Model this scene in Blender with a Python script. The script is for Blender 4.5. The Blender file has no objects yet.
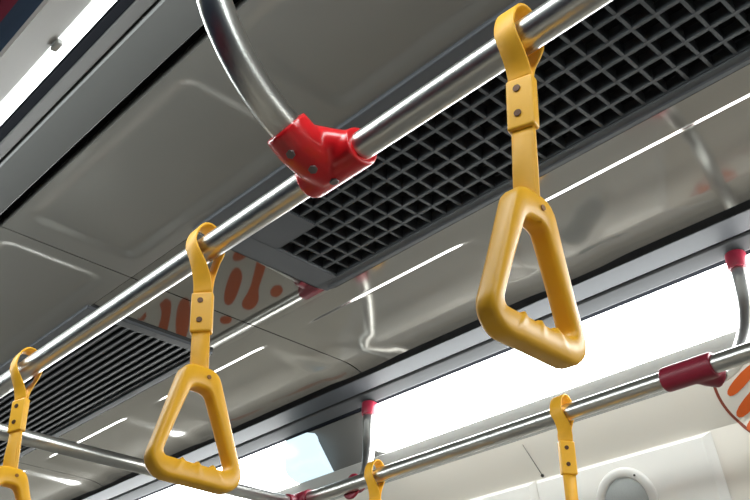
import bpy, bmesh, math, random
from mathutils import Vector, Matrix
random.seed(4)
C = bpy.context.scene.collection
H = 1.5                       # eye height of the photographer; profile heights below are given relative to it
PI = math.pi
cos, sin, hyp = math.cos, math.sin, math.hypot

# ------------------------------------------------------------------ materials
def mat(name, col, rough=.5, metal=0., spec=.5, emit=None, estr=0., noise=0., nscale=8., coat=0., bump=0., bscale=60.):
    m = bpy.data.materials.new(name); m.use_nodes = True
    nt = m.node_tree; b = nt.nodes['Principled BSDF']
    b.inputs['Base Color'].default_value = (*col, 1)
    b.inputs['Roughness'].default_value = rough
    b.inputs['Metallic'].default_value = metal
    b.inputs['Specular IOR Level'].default_value = spec
    b.inputs['Coat Weight'].default_value = coat
    if emit:
        b.inputs['Emission Color'].default_value = (*emit, 1)
        b.inputs['Emission Strength'].default_value = estr
    tc = nt.nodes.new('ShaderNodeTexCoord')
    if noise > 0:
        n = nt.nodes.new('ShaderNodeTexNoise'); n.inputs['Scale'].default_value = nscale; n.inputs['Detail'].default_value = 4
        nt.links.new(tc.outputs['Object'], n.inputs['Vector'])
        r = nt.nodes.new('ShaderNodeMapRange')
        r.inputs['To Min'].default_value = 1 - noise; r.inputs['To Max'].default_value = 1 + noise
        nt.links.new(n.outputs['Fac'], r.inputs['Value'])
        mx = nt.nodes.new('ShaderNodeMix'); mx.data_type = 'RGBA'; mx.blend_type = 'MULTIPLY'
        mx.inputs['Factor'].default_value = 1
        mx.inputs['A'].default_value = (*col, 1)
        nt.links.new(r.outputs['Result'], mx.inputs['B'])
        nt.links.new(mx.outputs['Result'], b.inputs['Base Color'])
    if bump > 0:
        n2 = nt.nodes.new('ShaderNodeTexNoise'); n2.inputs['Scale'].default_value = bscale
        nt.links.new(tc.outputs['Object'], n2.inputs['Vector'])
        bp = nt.nodes.new('ShaderNodeBump'); bp.inputs['Strength'].default_value = bump; bp.inputs['Distance'].default_value = .002
        nt.links.new(n2.outputs['Fac'], bp.inputs['Height']); nt.links.new(bp.outputs['Normal'], b.inputs['Normal'])
    return m

M = dict(
    ceiling=mat('ceiling_laminate', (.33, .32, .30), .03, .90, noise=.06, nscale=3),
    ceilingcove=mat('ceiling_laminate_cove', (.31, .297, .274), .10, .82, noise=.06, nscale=3),
    ceilingsatin=mat('ceiling_laminate_satin', (.31, .30, .278), .28, .62, noise=.06, nscale=3),
    void=mat('dark_void', (.012, .013, .015), .9),
    grille=mat('grille_plastic', (.045, .05, .055), .5, noise=.1),
    frame=mat('grille_frame_paint', (.078, .083, .092), .40, .2, noise=.08),
    slat=mat('slat_paint', (.010, .013, .018), .6, .0),
    duct=mat('duct_black', (.004, .004, .005), .9),
    alu=mat('extrusion_grey', (.046, .049, .054), .6, .0, .15, noise=.05, nscale=5),
    alu2=mat('extrusion_light_grey', (.072, .074, .077), .6, .0, .15, noise=.05, nscale=5),
    alul=mat('extrusion_warm_grey', (.10, .10, .097), .5, .2, noise=.05, nscale=5),
    gasket=mat('black_gasket', (.006, .007, .01), .9, spec=.1),
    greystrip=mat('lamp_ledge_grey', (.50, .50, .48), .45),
    greystripdim=mat('lamp_ledge_grey_dimmed', (.27, .265, .25), .45),  # left copy of the ledge grey, weaker light put into its colour
    tray=mat('lamp_tray_grey', (.09, .087, .08), .5),
    cream=mat('cream_wall_panel', (.80, .76, .685), .35, noise=.03, nscale=4),
    cover=mat('offwhite_cover', (.84, .825, .785), .4, noise=.03),
    navy=mat('navy_panel', (.022, .032, .050), .8, spec=.0, noise=.3, nscale=5),
    darkglass=mat('added_dark_glass', (.012, .016, .022), .06, noise=.2, nscale=3),
    maroon=mat('maroon_print', (.09, .016, .026), .8, spec=.0),
    silver=mat('pale_edge', (.55, .55, .55), .35),
    steel=mat('brushed_steel', (.66, .655, .63), .29, 1., bump=.05, bscale=300),
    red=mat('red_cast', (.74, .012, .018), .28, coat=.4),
    shaded_red=mat('red_cast_shaded', (.24, .010, .030), .4),  # same red casting, darkened in its colour to stand in for shade
    bolt=mat('grey_bolt', (.22, .18, .18), .45, .6),
    yellow=mat('yellow_plastic', (.93, .475, .024), .36, noise=.05, nscale=30),
    strap=mat('yellow_webbing', (.90, .45, .020), .5, noise=.10, nscale=60),
    clipwhite=mat('white_clip', (.92, .92, .9), .4),
    pin=mat('ochre_pin', (.30, .12, .015), .5),
    screw=mat('brown_screw', (.10, .045, .02), .4, .5),
    lampR=mat('lamp_diffuser', (.9, .9, .9), .4, emit=(.97, 1., .99), estr=9.0),
    lampcap=mat('lamp_end_tint', (.12, .14, .16), .4, emit=(.60, .77, .86), estr=.72),
    lampL=mat('lamp_diffuser_side', (.9, .9, .9), .4, emit=(.92, 1., 1.), estr=5.0),
    floor=mat('floor_vinyl', (.20, .195, .185), .5, noise=.15),
    wlow=mat('lower_wall_laminate', (.62, .60, .56), .4, noise=.05),
    sdisc=mat('sticker_white', (.74, .70, .63), .4),
    sorange=mat('sticker_orange', (.66, .115, .018), .4),
    sbrown=mat('sticker_brown', (.26, .055, .03), .4),
    sgrey=mat('speaker_cloth', (.42, .45, .45), .7, noise=.1, nscale=300),
    sring=mat('speaker_ring', (.68, .67, .64), .4),
    dot=mat('dark_screw', (.06, .055, .05), .5, .4),
)

# ------------------------------------------------------------------ mesh builder
class MB:
    def __init__(s): s.v = []; s.f = []; s.sm = []
    def add(s, vs, fs, smooth=False):
        o = len(s.v); s.v += [tuple(v) for v in vs]; s.f += [tuple(i + o for i in f) for f in fs]; s.sm += [smooth] * len(fs)
    def box(s, a, b, mtx=None):
        x0, y0, z0 = a; x1, y1, z1 = b
        vs = [Vector(p) for p in ((x0,y0,z0),(x1,y0,z0),(x1,y1,z0),(x0,y1,z0),(x0,y0,z1),(x1,y0,z1),(x1,y1,z1),(x0,y1,z1))]
        if mtx: vs = [mtx @ v for v in vs]
        s.add(vs, [(0,3,2,1),(4,5,6,7),(0,1,5,4),(1,2,6,5),(2,3,7,6),(3,0,4,7)])
    def extrude_x(s, prof, x0, x1, smooth=False):
        n = len(prof)
        vs = [(x0, y, z) for y, z in prof] + [(x1, y, z) for y, z in prof]
        s.add(vs, [(i, (i+1) % n, n + (i+1) % n, n + i) for i in range(n)], smooth)
        s.add(vs, [tuple(range(n))[::-1], tuple(range(n, 2*n))])
    def tube(s, pts, r, seg=20, cap=True):
        pts = [Vector(p) for p in pts]; n = len(pts)
        rr = r if isinstance(r, (list, tuple)) else [r] * n
        t0 = (pts[1] - pts[0]).normalized()
        u = t0.orthogonal().normalized(); vs = []
        for i, p in enumerate(pts):
            t = (pts[min(i+1, n-1)] - pts[max(i-1, 0)]).normalized()
            u = (u - t * u.dot(t)).normalized(); w = t.cross(u)
            for k in range(seg):
                a = 2*PI*k/seg; vs.append(p + (u*cos(a) + w*sin(a)) * rr[i])
        fs = [(i*seg+k, i*seg+(k+1) % seg, (i+1)*seg+(k+1) % seg, (i+1)*seg+k) for i in range(n-1) for k in range(seg)]
        s.add(vs, fs, True)
        if cap: s.add(vs, [tuple(range(seg))[::-1], tuple(range((n-1)*seg, n*seg))])
    def build(s, name, m, parent=None, mtx=None, bevel=0., sub=0, fixn=True):
        vs = [Vector(v) for v in s.v]
        if mtx: vs = [mtx @ v for v in vs]
        loc = Vector((0, 0, 0))
        if parent is None:
            xs = [v.x for v in vs]; ys = [v.y for v in vs]; zs = [v.z for v in vs]
            loc = Vector(((min(xs)+max(xs))/2, (min(ys)+max(ys))/2, min(zs)))
        me = bpy.data.meshes.new(name); me.from_pydata([tuple(v - loc) for v in vs], [], s.f)
        for p, f in zip(me.polygons, s.sm): p.use_smooth = f
        if fixn:
            bm = bmesh.new(); bm.from_mesh(me); bmesh.ops.remove_doubles(bm, verts=bm.verts, dist=1e-6)
            bmesh.ops.recalc_face_normals(bm, faces=bm.faces); bm.to_mesh(me); bm.free()
        me.materials.append(M[m])
        o = bpy.data.objects.new(name, me); C.objects.link(o); o.location = loc
        if parent is not None: o.parent = parent
        if bevel:
            b = o.modifiers.new('bevel', 'BEVEL'); b.width = bevel; b.segments = 3; b.limit_method = 'ANGLE'
            b.angle_limit = math.radians(40); b.harden_normals = False
        if sub:
            b = o.modifiers.new('sub', 'SUBSURF'); b.levels = sub; b.render_levels = sub
        return o
UP = Matrix.Translation((0, 0, H))
def thing(name, label, cat, loc=(0, 0, 0), group=None):
    o = bpy.data.objects.new(name, None); C.objects.link(o); o.location = loc; o.empty_display_size = .05
    o['label'] = label; o['category'] = cat
    if group: o['group'] = group
    return o
def tag(o, label, cat, group=None):
    o['label'] = label; o['category'] = cat
    if group: o['group'] = group
    return o
def at(loc):                       # matrix taking profile coordinates to the local frame of a thing at loc
    return Matrix.Translation(-Vector(loc)) @ UP
def struct(mb, name, m, label=None, cat=None, parent=None, **k):
    o = mb.build(name, m, parent, UP if parent is None else k.pop('mtx', UP), **k)
    if parent is None:
        o['kind'] = 'structure'
        if label: o['label'] = label; o['category'] = cat
    return o

X0, X1 = -4.5, 7.0
ZC = .95
YM = -.94                          # centre line of the car

# ------------------------------------------------------------------ wall profiles
def wy(z):
    if z > .68: return -(1.66 + .75*(.76 - z))
    return -(1.72 + .25*(.68 - max(z, -.3)))
def wnorm(z):
    a = .75 if z > .68 else (.25 if z > -.3 else 0)
    n = Vector((0, 1, -a)); return n.normalized()

mb = MB()
outer = [(-1.66, .76), (-1.72, .68), (wy(-.3), -.3)]
mb.extrude_x(outer + [(y - .03, z) for y, z in outer[::-1]], X0, X1)
struct(mb, 'wall_right', 'cream', 'cream upper side wall panel under the right lamp', 'wall')
mb = MB(); mb.box((X0, wy(-.3) - .03, -1.5), (X1, wy(-.3) - .001, -.3)); struct(mb, 'trim_1', 'wlow', 'lower laminate of the right side wall', 'wall')
mb = MB(); left = [(-.2195, .7590), (-.02, .28)]
mb.extrude_x(left + [(y + .03, z) for y, z in left[::-1]], X0, X1)
struct(mb, 'trim_3', 'navy', 'dark navy glossy panel at the top left corner', 'trim')
for k in range(7):  # unseen dark panes on the left wall, added so the rails reflect dark
    a = X0 + .15 + 1.6*k; mb = MB(); mb.extrude_x([(-.0025, .235), (.1255, -.085), (.312, -.47), (.310, -.473), (.1235, -.087), (-.0045, .234)], a, a + 1.45)
    struct(mb, 'added_pane_%d' % (k+1), 'darkglass')
mb = MB(); left = [(-.02, .279), (.13, -.1), (.32, -.5), (.32, -1.5)]
mb.extrude_x(left + [(y + .03, z) for y, z in left[::-1]], X0, X1)
struct(mb, 'wall_left', 'cream', 'cream left side wall', 'wall')
mb = MB(); mb.box((X0, -2.1, -1.53), (X1, .4, -1.5)); struct(mb, 'floor', 'floor')
for x, nm in ((X0, 'wall_back'), (X1, 'wall_front')):
    mb = MB(); mb.box((x - .02, -2.1, -1.5), (x, .4, 1.05)); struct(mb, nm, 'wlow')
mb = MB(); mb.box((X0, -1.72, 1.02), (X1, -.16, 1.04)); struct(mb, 'ceiling', 'void')
o = MB(); o.box((X0, -1.70, .90), (X1, -1.68, 1.02)); o.box((X0, -.20, .90), (X1, -.18, 1.02)); struct(o, 'trim_2', 'void')
# pale edge strip and maroon print on the navy panel
mb = MB(); mb.extrude_x([(-.2235, .7585), (-.2175, .7565), (-.2165, .7600), (-.2235, .7620)], X0, X1)
struct(mb, 'trim_4', 'silver', 'pale edge line beside the navy panel', 'trim')

# ------------------------------------------------------------------ ceiling plates with pressed recesses
def plate(x0, x1, y0, y1, rects, depth=.004, bw=.015, res=.004, soft=False):
    """plate seen from below; each rect (xa,xb,ya,yb,r) is pressed upwards"""
    nx = max(2, int((x1-x0)/res)); ny = max(2, int((y1-y0)/res))
    vs = []
    for i in range(nx+1):
        for j in range(ny+1):
            x = x0 + (x1-x0)*i/nx; y = y0 + (y1-y0)*j/ny; d = 0
            for xa, xb, ya, yb, r in rects:
                cx, cy = (xa+xb)/2, (ya+yb)/2
                ex = (xb-xa)/2 - abs(x-cx); ey = (yb-ya)/2 - abs(y-cy)      # >0 inside
                if soft:
                    qx, qy = r - ex, r - ey
                    sd = hyp(max(qx, 0), max(qy, 0)) + min(max(qx, qy), 0) - r
                    t = min(max(-sd/bw, 0), 1); d = max(d, t*t*(3-2*t))
                else:
                    tx_ = min(max(ex/(bw*6), 0), 1); ty_ = min(max(ey/bw, 0), 1)
                    d = max(d, tx_*tx_*(3-2*tx_)*ty_*ty_*(3-2*ty_))
            e_ = min(max((-1.335 - y)/.065, 0), 1)                      # lamp-side edge rolls down
            vs.append((x, y, ZC + depth*d - .012*e_*e_))
    n = ny + 1
    fs = [(i*n+j, i*n+j+1, (i+1)*n+j+1, (i+1)*n+j) for i in range(nx) for j in range(ny)]
    m = MB(); m.add(vs, fs, True)
    # turned up edges
    e = [(x0,y0),(x1,y0),(x1,y1),(x0,y1)]
    for k in range(4):
        a, b = e[k], e[(k+1) % 4]
        m.add([(*a, ZC), (*b, ZC), (*b, ZC+.02), (*a, ZC+.02)], [(0,1,2,3)])
    return m
seams = [-4.5, -3.533, -2.263, -.9925, .2775, 1.548, 2.8185, 4.089, 5.36, 7.0]
g = .0018
for a, b in zip(seams[:-1], seams[1:]):
    pan = [(k+.032, k+.582) for k in (a, a+.635) if k+.6 < b]
    mb = plate(a+g, b-g, -.755, -.478, [(p, q, -.728, -.488, .040) for p, q in pan], depth=.0045, bw=.030, soft=True)
    struct(mb, 'ceiling', 'ceilingsatin', fixn=False)
    mb = plate(a+g, b-g, -1.400, -1.088, [(p, q, -1.43, -1.146, .035) for p, q in pan])
    struct(mb, 'ceiling', 'ceilingcove', fixn=False)
# flat centre plate between the two vents
mb = MB(); mb.box((1.29, -1.0878, ZC), (1.5462, -.756, ZC+.015)); struct(mb, 'ceiling', 'ceiling')
mb = MB(); mb.box((1.5498, -1.0878, ZC), (1.735, -.756, ZC+.015)); struct(mb, 'ceiling', 'ceiling')
mb = MB(); mb.box((3.6, -1.0878, ZC), (X1, -.756, ZC+.015)); struct(mb, 'ceiling', 'ceiling')
# ------------------------------------------------------------------ extrusions, lamps, ledges (mirrored about the centre line)
def mirr(p): return [(2*YM - y, z) for y, z in p][::-1]
strip1 = [(-1.430, .945), (-1.432, .9435), (-1.496, .9450), (-1.499, .948), (-1.499, .975), (-1.430, .975)]
strip2 = [(-1.504, .947), (-1.507, .9425), (-1.535, .9295), (-1.538, .930), (-1.538, .975), (-1.504, .975)]
lip = [(-1.5385, .9295), (-1.5465, .9262), (-1.5465, .97), (-1.5385, .97)]
lstrip1 = [(-1.424, .945), (-1.426, .9435), (-1.486, .9465), (-1.489, .949), (-1.489, .975), (-1.424, .975)]
lstrip2 = [(-1.4935, .949), (-1.497, .9445), (-1.518, .9325), (-1.521, .933), (-1.521, .975), (-1.4935, .975)]
llip = [(-1.5215, .9320), (-1.5375, .9262), (-1.5375, .97), (-1.5215, .97)]
LEFT = {id(strip1): lstrip1, id(strip2): lstrip2, id(lip): llip}
for k, (pr, m, lab) in enumerate(((strip1, 'alu', 'upper grey extruded strip along the ceiling edge'),
                                  (strip2, 'alu2', 'lower light grey extruded strip above the lamps'),
                                  (lip, 'gasket', 'thin black gasket above the lamps'))):
    for side in ('right', 'left'):
        mb = MB(); mb.extrude_x(pr if side == 'right' else mirr(LEFT[id(pr)]), X0, X1)
        mm = m if side == 'right' or m == 'gasket' else 'alul'
        struct(mb, 'trim_%d' % (10 + 2*k + (side == 'left')), mm, lab + (' on the right' if side == 'right' else ' on the left'), 'trim')
A, B = Vector((-1.5475, .9262)), Vector((-1.603, .813))
AL, BL = Vector((-1.5425, .9240)), Vector((-1.598, .815))
d = B - A; nrm = Vector((-d.y, d.x)).normalized()
if nrm.x < 0: nrm = -nrm
arc = []
for i in range(13):
    t = i/12; arc.append(tuple(A + d*t + nrm*(.034*math.sin(PI*t**1.5))))
arcl = [tuple(AL + (BL-AL)*(i/12) + nrm*(.004*math.sin(PI*i/12))) for i in range(13)]
ledge = [(-1.604, .8125), (-1.6595, .7605), (-1.664, .7635), (-1.608, .816)]
tray = [(A.x-.004, A.y), (B.x-.004, B.y), (B.x-.012, B.y+.004), (A.x-.012, A.y+.004)]
for side in ('right', 'left'):
    f = (lambda p: p) if side == 'right' else mirr
    mb = MB(); mb.extrude_x(f(ledge), X0, X1)
    struct(mb, 'trim_%d' % (20 + (side == 'left')), 'greystrip' if side == 'right' else 'greystripdim', 'grey ledge strip under the %s lamps' % side, 'trim')
    mb = MB(); mb.extrude_x(f(tray), X0, X1)
    struct(mb, 'trim_%d' % (22 + (side == 'left')), 'tray', 'grey lamp tray between lamps on the %s' % side, 'trim')

def lamp(name, x0, x1, side, label, tinted=False, mat_='lampR', rcorner=.03):
    f = (lambda p: p) if side == 'right' else (lambda p: [(2*YM - y, z) for y, z in p])
    base = ((x0+x1)/2, f([(-1.6, .813)])[0][0], .813 + H)
    t = thing(name, label, 'lamp', base, 'long ceiling lamps')
    def body(xa, xb, ra=0., rb=0.):
        # diffuser skin whose lower end corners are rounded
        P = f(arc if side == 'right' else arcl); n = len(P); mb = MB(); cols = []
        for i, (y, z) in enumerate(P):
            q = i/(n-1); drop = d.length*(q if tinted else 1-q)       # distance from the lower edge
            def inset(r):
                if r <= 0 or drop >= r: return 0
                return r - math.sqrt(max(r*r - (r-drop)**2, 0))
            cols.append((xa + inset(ra), xb - inset(rb), y, z))
        off = .006 if side == 'right' else -.006
        vs = [(c[0], c[2], c[3]) for c in cols] + [(c[1], c[2], c[3]) for c in cols]
        mb.add(vs, [(i, i+1, n+i+1, n+i) for i in range(n-1)], True)
        # ends
        bk = f([(A.x-.002, A.y), (B.x-.002, B.y)])
        for k in (0, 1):
            pts = [(c[k], c[2], c[3]) for c in cols] + [(cols[-1][k], *bk[1]), (cols[0][k], *bk[0])]
            mb.add(pts, [tuple(range(len(pts)))])
        return mb
    if tinted:
        body(x0, x0+.15, ra=.055).build('end_cap', 'lampcap', t, at(base))['label'] = 'pale blue tinted lamp end'
        body(x0+.1501, x1).build('diffuser', mat_, t, at(base))
    else:
        body(x0, x1, rb=rcorner).build('diffuser', mat_, t, at(base))
    return t
lamp('ceiling_lamp', -4.4, 1.69, 'right', 'long glowing white lamp behind the right handrail, large and nearest on the right')
lamp('ceiling_lamp', 1.880, 6.9, 'right', 'glowing lamp at lower centre with pale blue tinted end beyond the grey gap', True)
lm = lamp('ceiling_lamp', -4.4, 6.9, 'left', 'thin bright lamp strip crossing the upper left corner', mat_='lampL', rcorner=0)
base = lm.location
mb = MB(); mb.box((.866, -.284, .804), (.886, -.275, .8130))
mb.build('clip', 'clipwhite', lm, at(base), bevel=.003)['label'] = 'small pale retaining clip'

# ------------------------------------------------------------------ vents
def vent_frame(mb, xa, xb, ya, yb, ixa, ixb, iya, iyb, z0, z1):
    mb.box((xa, ya, z0), (xb, iya, z1)); mb.box((xa, iyb, z0), (xb, yb, z1))
    mb.box((xa, iya, z0), (ixa, iyb, z1)); mb.box((ixb, iya, z0), (xb, iyb, z1))
# egg-crate vent
base = (.1, -.91, ZC + H - .008)
vent = thing('ventilation_grille', 'black square-mesh ventilation grille in a grey frame above the rails', 'vent', base)
P = .0382; yc = [-1.032 + P*k for k in range(6)]
ylo, yhi = yc[0] - P/2, yc[5] + P/2
xhi = 1.221 + P/2; nrow = 66; xlo = xhi - nrow*P
mb = MB(); vent_frame(mb, xlo - .06, 1.302, -1.077, -.742, xlo, xhi, ylo, yhi, ZC-.008, ZC+.012)
mb.build('frame', 'frame', vent, at(base), bevel=.003)
# wide corner plate covering two columns over the last three rows
mb = MB(); mb.box((xhi - 3*P, yc[4] - P/2 + .002, ZC-.0075), (xhi+.004, yhi + .002, ZC-.004))
mb.build('corner_plate', 'frame', vent, at(base))
mb = MB(); th = .0028
for j in range(nrow+1):
    x = xhi - j*P; mb.box((x - th, ylo, ZC-.005), (x + th, yhi, ZC+.016))
for k in range(7):
    y = ylo + k*P; mb.box((xlo, y - th, ZC-.0053), (xhi, y + th, ZC+.0158))
mb.build('mesh_grid', 'grille', vent, at(base))
mb = MB(); mb.box((xlo - .01, ylo - .01, ZC+.03), (xhi + .01, yhi + .01, ZC+.034))
mb.build('duct_back', 'duct', vent, at(base))
# raised lip on the lamp side
mb = MB(); mb.extrude_x([(-1.076, ZC-.008), (-1.0745, ZC-.0105), (-1.0665, ZC-.0105), (-1.064, ZC-.008)], xlo - .05, 1.285)
mb.build('frame_lip', 'frame', vent, at(base))
# slatted vent
base = (2.65, -.91, ZC + H - .008)
vent = thing('ventilation_grille', 'dark slatted ventilation grille at lower left behind the two small yellow handles', 'vent', base)
mb = MB(); vent_frame(mb, 1.718, 3.58, -1.077, -.748, 1.745, 3.55, -1.060, -.775, ZC-.008, ZC+.012)
mb.build('frame', 'frame', vent, at(base), bevel=.002)
ns = 14
for k in range(ns):
    y = -1.060 + .285*(k+.5)/ns
    m = MB(); m.extrude_x([(y-.0062, ZC-.004), (y+.0042, ZC-.0065), (y+.0062, ZC-.005), (y-.0042, ZC+.006), (y-.0062, ZC+.004)], 1.746, 3.549)
    m.build('slat', 'slat', vent, at(base))
mb = MB(); mb.box((1.72, -1.075, ZC+.03), (3.57, -.75, ZC+.034)); mb.build('duct_back', 'duct', vent, at(base))

# ------------------------------------------------------------------ fused castings (tee clamps)
def fuse(mb, name, m, parent, mtx, voxel=.0028, it=8):
    tmp = mb.build('tmp', m, parent, mtx)
    md = tmp.modifiers.new('r', 'REMESH'); md.mode = 'VOXEL'; md.voxel_size = voxel; md.use_smooth_shade = True
    sm = tmp.modifiers.new('s', 'SMOOTH'); sm.factor = .5; sm.iterations = it
    bpy.context.view_layer.update()
    dg = bpy.context.evaluated_depsgraph_get()
    me = bpy.data.meshes.new_from_object(tmp.evaluated_get(dg)); me.name = name
    for p in me.polygons: p.use_smooth = True
    old = tmp.data; bpy.data.objects.remove(tmp); bpy.data.meshes.remove(old)
    o = bpy.data.objects.new(name, me); C.objects.link(o); o.parent = parent
    return o
def bez(p0, p1, p2, p3, n=18):
    p0, p1, p2, p3 = map(Vector, (p0, p1, p2, p3)); r = []
    for i in range(n+1):
        t = i/n; r.append(p0*(1-t)**3 + p1*3*t*(1-t)**2 + p2*3*t*t*(1-t) + p3*t**3)
    return r

RR = .0162
RY, RZ = -.527, .622
QY, QZ = -1.381, .655
def bolts(parent, pts, mtx, r=.0052):
    for p, n in pts:
        p, n = Vector(p), Vector(n).normalized(); b = MB(); b.tube([p - n*.004, p + n*.0022], r, 6); b.build('bolt', 'bolt', parent, mtx)

# left (near) handrail
base = (2.3, RY, RZ + H)
railL = thing('handrail', 'thick steel handrail crossing diagonally from lower left to top centre', 'handrail', base, 'steel handrails')
mb = MB(); mb.tube([(X0+.01, RY, RZ), (5.9, RY, RZ)], RR, 32); mb.build('bar', 'steel', railL, at(base))
tx = .64
mb = MB()
mb.tube([(tx-.054, RY, RZ), (tx+.036, RY, RZ)], .0235, 28)
arm = [(tx, RY, RZ), (tx, -.503, .624), (tx, -.482, .629), (tx, -.461, .642)]
mb.tube(arm, [.026, .0275, .0272, .0265], 28)
mb.tube([(tx-.045, RY+.004, RZ+.002), (tx-.02, RY+.018, RZ+.010), (tx, RY+.035, RZ+.020)], [.016, .019, .018], 18)
mb.tube([(tx+.03, RY+.004, RZ+.002), (tx+.015, RY+.012, RZ+.007), (tx, RY+.03, RZ+.017)], [.016, .018, .018], 18)
tee = fuse(mb, 'tee_clamp', 'red', railL, at(base)); tee['label'] = 'glossy red tee clamp'
bolts(tee, [((.6355, -.4685, .6066), (-.21, .51, -.83)), ((.6318, -.4965, .5991), (-.27, .2, -.94)), ((.6319, -.5268, .5984), (-.13, -.18, -.97))], at(base))
TL = bez((tx, -.468, .640), (tx, -.436, .654), (tx-.004, -.385, .685), (tx-.014, -.347, .742)) + [(tx-.020, -.331, .80), (tx-.024, -.323, .87), (tx-.025, -.320, .940)]
mb = MB(); mb.tube(TL, .0188, 28); mb.build('bent_support', 'steel', railL, at(base))
mb = MB(); mb.tube([(tx-.0248, -.321, .918), (tx-.025, -.320, .940)], .024, 24); mb.build('flange', 'red', railL, at(base), bevel=.003)

# right (far) handrail
base = (2.3, QY, QZ + H)
railR = thing('handrail', 'dark steel handrail lower right in front of the glowing lamp', 'handrail', base, 'steel handrails')
mb = MB(); mb.tube([(X0+.01, QY, QZ), (5.9, QY, QZ)], RR, 32); mb.build('bar', 'steel', railR, at(base))
def support(tb, tt, xs, ytop, w=.048, behind=0., za=0.):
    mb = MB()
    if behind: mb.tube([(xs, QY-.010, QZ), (xs, QY-.018, QZ-.001)], .0290, 28)
    else: mb.tube([(xs-w, QY, QZ), (xs+w, QY, QZ)], .0225, 28)
    a = [(xs-.01*(w > .03), QY-behind, QZ), ((xs+tb)/2 - .005, QY-.020, QZ-.004+za), (tb, QY-.040, QZ-.006+za)]
    mb.tube(a, [.021, .0215, .0205], 24)
    o = fuse(mb, 'tee_clamp', 'shaded_red', railR, at(base)); o['label'] = 'red tee clamp with shade put into its colour'
    T = bez((tb, QY-.030, QZ-.006+za), (tb + .2*(tt-tb), QY-.080, QZ+.016+za), (tt, ytop, QZ+.085), (tt, ytop, QZ+.195)) + [(tt, ytop, .87), (tt, ytop, .9295)]
    mb = MB(); mb.tube(T, .0155, 24); mb.build('bent_support', 'steel', railR, at(base))
    mb = MB(); mb.tube([(tt, ytop, .894), (tt, ytop, .9295)], .0195, 24); o = mb.build('flange', 'shaded_red', railR, at(base), bevel=.003)
support(.655, .628, .69, -1.531)
support(1.572, 1.660, 1.568, -1.531, .015, .016, .016)

# cross bar
base = (1.70, (RY+QY)/2, .61 + H)
cb = thing('cross_rail', 'thin dark steel cross rail joining the two handrails at lower left', 'handrail', base)
mb = MB(); mb.tube([(1.688, RY - .036, .6167), (1.733, QY + .036, .6427)], .0150, 24); mb.build('bar', 'steel', cb, at(base))
for yy, zz, sgn, cx, ze in ((RY, RZ, -1, 1.686, .6165), (QY, QZ, 1, 1.735, .643)):
    mb = MB(); mb.tube([(cx-.036, yy, zz), (cx+.036, yy, zz)], .0222, 24)
    mb.tube([(cx, yy, zz), (cx, yy + sgn*.02, ze), (cx, yy + sgn*.048, ze)], .0205, 24)
    par = railL if sgn < 0 else railR
    fuse(mb, 'cross_clamp', 'shaded_red', par, at(par.location))['label'] = 'red clamp for the cross rail with shade put into its colour'

# ------------------------------------------------------------------ strap handles
def rounded(poly, n=14):
    out = []; N = len(poly)
    for i, (x, y, r) in enumerate(poly):
        p = Vector((x, y)); a = Vector(poly[i-1][:2]); b = Vector(poly[(i+1) % N][:2])
        u = (a-p).normalized(); w = (b-p).normalized(); half = u.angle(w)/2
        t = r/math.tan(half); c = p + (u+w).normalized()*(r/math.sin(half))
        s0 = p + u*t; s1 = p + w*t
        a0 = math.atan2(s0.y-c.y, s0.x-c.x); a1 = math.atan2(s1.y-c.y, s1.x-c.x)
        da = (a1-a0+PI) % (2*PI) - PI
        for k in range(n+1): out.append((c.x + r*cos(a0+da*k/n), c.y + r*sin(a0+da*k/n)))
    return out
def polar(poly, cx, cy, angs):
    """radius of a star-shaped outline about (cx,cy) at the given angles"""
    res = []; N = len(poly)
    for a in angs:
        dx, dy = cos(a), sin(a); best = 0
        for i in range(N):
            x0, y0 = poly[i][0]-cx, poly[i][1]-cy; x1, y1 = poly[(i+1) % N][0]-cx, poly[(i+1) % N][1]-cy
            ex, ey = x1-x0, y1-y0; den = dx*ey - dy*ex
            if abs(den) < 1e-12: continue
            t = (x0*ey - y0*ex)/den; s_ = (x0*dy - y0*dx)/den
            if t > 0 and -1e-6 <= s_ <= 1+1e-6: best = max(best, t)
        res.append((cx + dx*best, cy + dy*best))
    return res
def ring_mesh():
    """triangular grip in the local YZ plane, base edge at z=0, apex at z=.158"""
    outer = rounded([(-.0715, -.002, .025), (.0715, -.002, .025), (.0245, .158, .020), (-.0245, .158, .020)])
    inner = rounded([(-.0500, .0220, .011), (.0500, .0220, .008), (.0135, .127, .0132), (-.0135, .127, .0132)])
    n = 150; angs = [2*PI*k/n for k in range(n)]; cy = .052
    O = polar(outer, 0, cy, angs); I = polar(inner, 0, cy, angs)
    I2 = []
    for (x, y) in I:
        if y < .030 and abs(x) < .042:                     # finger grooves along the base
            ph = (x + .042)/.084*4; fr = ph - math.floor(ph); e = min(fr, 1-fr)
            y += .0042*max(0, 1 - e/.20) if 0.3 < ph < 3.7 else 0
            y += .0012
        I2.append((x, y))
    T = .0108; b = .0050
    sec = []
    vs = []; m = 0
    for (ox, oy), (ix, iy) in zip(O, I2):
        dv = Vector((ix-ox, iy-oy)); L = dv.length; dv.normalize()
        def pt(s_, h): return (h, ox + dv.x*s_, oy + dv.y*s_)
        k = .3
        prof = [(0, -(T-b)), (b*k, -(T-b*k)), (b, -T), (L-b, -T), (L-b*k, -(T-b*k)), (L, -(T-b)),
                (L, T-b), (L-b*k, T-b*k), (L-b, T), (b, T), (b*k, T-b*k), (0, T-b)]
        m = len(prof); vs += [pt(s_, h) for s_, h in prof]
    fs = [(i*m+k, i*m+(k+1) % m, ((i+1) % n)*m+(k+1) % m, ((i+1) % n)*m+k) for i in range(n) for k in range(m)]
    mb = MB(); mb.add(vs, fs, True); return mb
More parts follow.
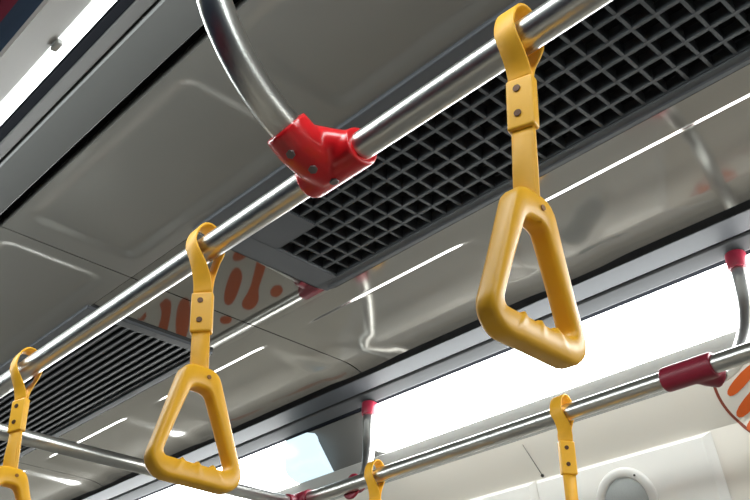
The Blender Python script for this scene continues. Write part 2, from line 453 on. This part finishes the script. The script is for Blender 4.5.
def ribbon(mb, pts, wdirs, w, th):
    pts = [Vector(p) for p in pts]; n = len(pts); vs = []
    for i, p in enumerate(pts):
        t = (pts[min(i+1, n-1)] - pts[max(i-1, 0)]).normalized()
        wd = Vector(wdirs[i]); wd = (wd - t*wd.dot(t)).normalized(); nn = t.cross(wd)
        ww = w[i] if isinstance(w, list) else w
        for a, b in ((-1, -.55), (-.93, -1), (.93, -1), (1, -.55), (1, .55), (.93, 1), (-.93, 1), (-1, .55)):
            vs.append(p + wd*(a*ww/2) + nn*(b*th/2))
    m = 8
    mb.add(vs, [(i*m+k, i*m+(k+1) % m, (i+1)*m+(k+1) % m, (i+1)*m+k) for i in range(n-1) for k in range(m)], True)
    mb.add(vs, [tuple(range(m))[::-1], tuple(range((n-1)*m, n*m))])
ringm = ring_mesh()
def strap_handle(label, x, ry, rz, phi, swx=0., swy=0., sc=1., ringyaw=0., cd=0.):
    drop = 0.
    """hangs from the rail centre (x,ry,rz); phi turns the clasp, swx/swy let it swing"""
    base = (x, ry, rz + H)
    t = thing('strap_handle', label, 'strap handle', base, 'yellow strap handles')
    ph = math.radians(phi)
    wd = Vector((-cos(ph), -sin(ph), 0)); X = Vector((-1, 0, 0))
    rl = RR + .0016
    SW = Matrix.Rotation(math.radians(swx), 4, 'Y') @ Matrix.Rotation(math.radians(swy), 4, 'X') @ Matrix.Scale(sc, 4)
    SI = Matrix.Scale(1/sc, 4)
    rl = (rl + .004)/sc
    # loop over the rail
    nn = Vector((-wd.y, wd.x, 0))
    if nn.y < 0: nn = -nn
    pts = []; wds = []
    ztop = -.050 - cd
    def q(a, b, k): return a + (b-a)*k
    side = []
    for i in range(11):
        k = i/10; s_ = k*k*(3-2*k)
        yv = q(.0022, rl, s_); z = q(ztop, 0, k)
        side.append((yv, z, k))
    for yv, z, k in side:
        off = nn*yv*(1-k) + Vector((0, 1, 0))*yv*k
        pts.append(Vector((off.x, off.y, z))); wds.append(wd.lerp(X, min(1, k*1.25)))
    for i in range(1, 16):
        a = PI*i/16; pts.append(Vector((0, rl*cos(a), rl*sin(a)*1.65))); wds.append(X)
    for yv, z, k in side[::-1]:
        off = -(nn*yv*(1-k) + Vector((0, 1, 0))*yv*k)
        pts.append(Vector((off.x, off.y, z))); wds.append(wd.lerp(X, min(1, k*1.25)))
    mb = MB(); ribbon(mb, pts, wds, .0235, .0026); mb.build('strap_loop', 'strap', t, SW)
    # clasp
    R = Matrix(((wd.x, nn.x, 0, 0), (wd.y, nn.y, 0, 0), (0, 0, 1, 0), (0, 0, 0, 1)))
    zc0, zc1 = -.105 - cd, -.048 - cd
    mb = MB(); mb.box((-.0135, -.0062, zc0), (.0135, .0062, zc1), R)
    cl = mb.build('clasp', 'yellow', t, SW, bevel=.0028)
    for zz in (zc1 - .0125, zc0 + .0165):
        for sg in (1, -1):
            b = MB(); p = wd*-.002 + nn*(sg*.0058) + Vector((0, 0, zz)); b.tube([p, p + nn*(sg*.0014)], .0036, 14)
            b.build('screw', 'screw', cl, SW)
    # lower strap, twisting a little towards the grip
    zr = -.178 - drop
    pts = []; wds = []; ws = []
    wr = Vector((-cos(ph + .5), -sin(ph + .5), 0))
    for i in range(9):
        k = i/8; pts.append(Vector((0, 0, q(zc0 + .004, zr - .022, k)))); wds.append(wd.lerp(wr, k)); ws.append(q(.0215, .0225, k))
    mb = MB(); ribbon(mb, pts, wds, ws, .0062)
    pts2 = [p + nn*(.0042*sin(PI*i/8)) for i, p in enumerate(pts)]
    ribbon(mb, pts2, [wd.lerp(wr, 1.3*i/8) for i in range(9)], [w*.82 for w in ws], .003)
    mb.build('strap_tail', 'strap', t, SW)
    RG = SW @ Matrix.Translation((0, 0, zr - .137)) @ Matrix.Diagonal((.94, .93, .90, 1)) @ Matrix.Rotation(math.radians(ringyaw), 4, 'Z')
    m2 = MB(); m2.v = list(ringm.v); m2.f = list(ringm.f); m2.sm = list(ringm.sm)
    rg = m2.build('grip_ring', 'yellow', t, RG)
    for sg in (1, -1):
        b = MB(); b.tube([(sg*.0112, -.008, .143), (sg*.0121, -.008, .143)], .0030, 14); b.build('pin', 'pin', rg, RG)
    return t
HANDLES = [
    ('large yellow strap handle nearest, hanging at right of the red clamp over the mesh grille', .369, RY, RZ, 14, -2.9, 0, 1.0, 0, 0),
    ('medium yellow strap handle hanging left of centre below the rail', .885, RY, RZ, 48, 6, 0, 1.0, 0, .020),
    ('small yellow strap handle cut off at the lower left edge of the photo', 1.398, RY, RZ, 25, 8, 0, 1.0, 0, .008),
    ('brownish yellow strap hanging on the dark right rail before the cream wall', .957, QY, QZ, 58, 0, 0, 1.12, 0, 0),
    ('short piece of yellow strap on the right rail beside the shaded red clamp at bottom centre', 1.475, QY, QZ, 40, 0, 0, 1.08, 0, 0),
]
for h in HANDLES: strap_handle(*h)

# ------------------------------------------------------------------ things on the right wall
def wp(x, s_, off):
    """point on the right wall: s_ runs down the wall from the bend at z=.68"""
    z = .68 - (s_/1.25 if s_ < 0 else s_/math.sqrt(1.0625))
    n = wnorm(z); return Vector((x, wy(z), z)) + n*off
def wall_poly(mb, outline, off, th=.0006, k=6):
    """thin sheet following the wall, outline in (x,s); fan of subdivided strips through its centroid"""
    cx = sum(p[0] for p in outline)/len(outline); cs = sum(p[1] for p in outline)/len(outline); n = len(outline)
    vs = [wp(cx, cs, off)]
    for r in range(1, k+1):
        for x, s_ in outline: vs.append(wp(cx + (x-cx)*r/k, cs + (s_-cs)*r/k, off))
    fs = [(0, 1+i, 1+(i+1) % n) for i in range(n)]
    for r in range(1, k):
        a = 1 + (r-1)*n; b = 1 + r*n
        fs += [(a+i, b+i, b+(i+1) % n, a+(i+1) % n) for i in range(n)]
    mb.add(vs, fs)
    e = 1 + (k-1)*n
    rim = [wp(x, s_, off - th) for x, s_ in outline]
    mb.add(list(vs[e:e+n]) + rim, [(i, (i+1) % n, n+(i+1) % n, n+i) for i in range(n)])
def circ(cx, cs, r, n=64): return [(cx + r*cos(2*PI*i/n), cs + r*sin(2*PI*i/n)) for i in range(n)]

# off-white cover panels with chamfered edge
def cover(xa, xb, sa, sb):
    mb = MB(); c = .017
    o4 = [(xa, sa), (xb, sa), (xb, sb), (xa, sb)]; i4 = [(xa+c, sa+c*.45), (xb-.004, sa+c*.45), (xb-.004, sb-c), (xa+c, sb-c)]
    vs = [wp(x, s_, .0008) for x, s_ in o4] + [wp(x, s_, .0105) for x, s_ in i4]
    mb.add(vs, [(4,5,6,7), (0,1,5,4), (1,2,6,5), (2,3,7,6), (3,0,4,7)])
    return mb
o = struct(cover(.838, 1.284, .002, .42), 'trim_30', 'cover', 'off-white cover panel holding the round speaker', 'panel', fixn=False)
o = struct(cover(1.288, 2.0, .002, .42), 'trim_31', 'cover', 'off-white cover panel left of the speaker panel', 'panel', fixn=False)
mb = MB()
for x, s_, r in ((1.263, -.006, .0038),):
    p = wp(x, s_, 0); n = wnorm(.70); mb.tube([p, p + n*.003], r, 14)
tag(mb.build('panel_screw', 'dot', None, UP), 'tiny dark screw at the panel joint left of the speaker', 'screw')
mb = MB(); a, b = wp(1.276, -.088, .0004), wp(1.264, -.008, .0004)
mb.tube([a, b], .0007, 6); o = mb.build('trim_32', 'dot', None, UP); o['kind'] = 'structure'

# speaker
SPX, SPS, SPR = 1.062, .100, .076
c0 = wp(SPX, SPS, .0085); base = (c0.x, c0.y, c0.z - .08 + H)
sp = thing('speaker', 'round grey speaker cut off at the bottom edge in the off-white wall panel', 'speaker', base)
mb = MB(); n = 64
prof = [(SPR, .0100), (SPR-.002, .0135), (SPR-.006, .0150), (SPR-.019, .0150), (SPR-.022, .0120), (SPR-.022, .0105)]
vs = []
for r, off in prof: vs += [wp(SPX + r*cos(2*PI*i/n), SPS + r*sin(2*PI*i/n), off) for i in range(n)]
mb.add(vs, [(k*n+i, k*n+(i+1) % n, (k+1)*n+(i+1) % n, (k+1)*n+i) for k in range(len(prof)-1) for i in range(n)], True)
mb.build('ring', 'sring', sp, at(base))
mb = MB(); wall_poly(mb, circ(SPX, SPS, SPR-.0225), .0118); mb.build('grille_cloth', 'sgrey', sp, at(base))
for a in (-2.2, .5):
    p = wp(SPX + (SPR-.012)*cos(a), SPS + (SPR-.012)*sin(a), .0148); m = MB(); m.tube([p, p + wnorm(.5)*.0015], .0026, 10); m.build('screw', 'dot', sp, at(base))

# tiger striped round sticker by the right clamp
def sticker(label, disc, rimw, stripes, group=None):
    cx = sum(p[0] for p in disc)/len(disc)
    c = wp(cx, sum(p[1] for p in disc)/len(disc), .0); base = (c.x, c.y, c.z + H)
    t = thing('wall_sticker', label, 'sticker', base, group)
    cs = sum(p[1] for p in disc)/len(disc)
    if rimw:
        mb = MB(); wall_poly(mb, disc, .0008, k=10); mb.build('outline', 'sbrown', t, at(base))
        f = 1 - rimw
        disc = [(cx + (x-cx)*f, cs + (s_-cs)*f) for x, s_ in disc]
    mb = MB(); wall_poly(mb, disc, .0016, k=10); mb.build('backing', 'sdisc', t, at(base))
    for o4 in stripes:
        mb = MB(); wall_poly(mb, o4, .0024); mb.build('stripe', 'sorange', t, at(base))
    return t
def smooth_poly(p, it=2):
    for _ in range(it):
        q = []
        for i in range(len(p)):
            a, b = p[i], p[(i+1) % len(p)]
            q += [(a[0]*.75+b[0]*.25, a[1]*.75+b[1]*.25), (a[0]*.25+b[0]*.75, a[1]*.25+b[1]*.75)]
        p = q
    return p
disc = circ(.660, -.060, .132, 80)
def stripe(a, b, w0, w1):
    a = Vector(a); b = Vector(b); u = (b-a).normalized(); v = Vector((-u.y, u.x))
    return smooth_poly([tuple(a + v*w0), tuple(b + v*w1), tuple(b - v*w1), tuple(a - v*w0)])
sticker('round orange tiger-striped sticker with brown outline at the right edge below the shaded red clamp', disc, .05, [
    stripe((.690, -.100), (.768, -.058), .010, .011),
    stripe((.680, -.066), (.771, -.012), .0105, .0125),
    stripe((.672, -.030), (.762, .018), .0105, .0115),
    stripe((.660, .004), (.735, .048), .010, .010)])
def sz(z): return (.68 - z)*math.sqrt(1.0625)
def SS(pts): return smooth_poly([(x, sz(z)) for x, z in pts])
big = SS([(4.15, -.42), (3.2, -.50), (2.40, -.20), (2.25, .30), (2.9, .42), (3.5, .38), (4.1, .1)])
sticker('large orange tiger-striped wall graphic on the lower right wall, seen mirrored in the ceiling', big, 0, [SS(p) for p in (
    [(3.922, -.312), (3.89, -.337), (3.771, -.261), (3.738, -.198), (3.818, -.219)],
    [(3.708, -.322), (3.539, -.242), (3.482, -.163), (3.417, -.004), (3.417, .05), (3.52, .01), (3.54, -.06), (3.564, -.168)],
    [(3.45, -.20), (3.314, -.158), (3.189, .092), (3.20, .14), (3.323, .06)],
    [(3.0, -.165), (2.95, -.164), (2.876, -.086), (2.86, -.024), (2.862, .07), (2.907, .075), (2.968, .018), (2.995, -.065)],
    [(2.80, -.16), (2.70, -.12), (2.693, .031), (2.695, .077), (2.65, .162), (2.692, .188), (2.765, .147), (2.799, .102), (2.765, .05), (2.777, -.035)],
    [(2.596, .131), (2.57, .113), (2.518, .139), (2.488, .182), (2.519, .2), (2.570, .170)],
    [(3.049, -.267), (3.011, -.304), (2.899, -.24), (2.90, -.189), (2.993, -.207)],
    [(2.946, .11), (2.838, .15), (2.820, .198), (2.912, .165)])])
# maroon print on the navy panel at the upper left
def lw(x, k, off=.0015):
    a = Vector((-.2195, .759)); b = Vector((-.02, .28)); p = a.lerp(b, k); return (x, p.x - off, p.y - off*.4)
mb = MB(); o4 = [lw(.45, .30), lw(.95, .30), lw(.95, .62), lw(.45, .62)]
mb.add(o4 + [(x, y + .001, z) for x, y, z in o4], [(0,1,2,3), (4,5,6,7), (0,1,5,4), (1,2,6,5), (2,3,7,6), (3,0,4,7)])
tag(mb.build('poster', 'maroon', None, UP), 'dim maroon print on the navy panel in the top left corner', 'poster')

# ------------------------------------------------------------------ camera, world, colour
cam = bpy.data.cameras.new('camera'); co = bpy.data.objects.new('camera', cam); C.objects.link(co)
cam.sensor_width = 36; cam.lens = 920*36/750; cam.clip_start = .01
Y, Pt, Rl = (math.radians(a) for a in (-43.0, 31.8, .4))
f = Vector((cos(Pt)*cos(Y), cos(Pt)*sin(Y), sin(Pt))); r = f.cross(Vector((0, 0, 1))).normalized(); u = r.cross(f)
r2 = r*cos(Rl) + u*sin(Rl); u2 = -r*sin(Rl) + u*cos(Rl)
mw = Matrix((( r2.x, u2.x, -f.x, 0), (r2.y, u2.y, -f.y, 0), (r2.z, u2.z, -f.z, H), (0, 0, 0, 1)))
co.matrix_world = mw
S = bpy.context.scene; S.camera = co
w = bpy.data.worlds.new('world'); S.world = w; w.use_nodes = True
w.node_tree.nodes['Background'].inputs['Color'].default_value = (.5, .52, .55, 1)
w.node_tree.nodes['Background'].inputs['Strength'].default_value = .15
S.view_settings.view_transform = 'Standard'; S.view_settings.look = 'None'
S.view_settings.exposure = .87; S.view_settings.gamma = 1; S.view_settings.use_curve_mapping = False
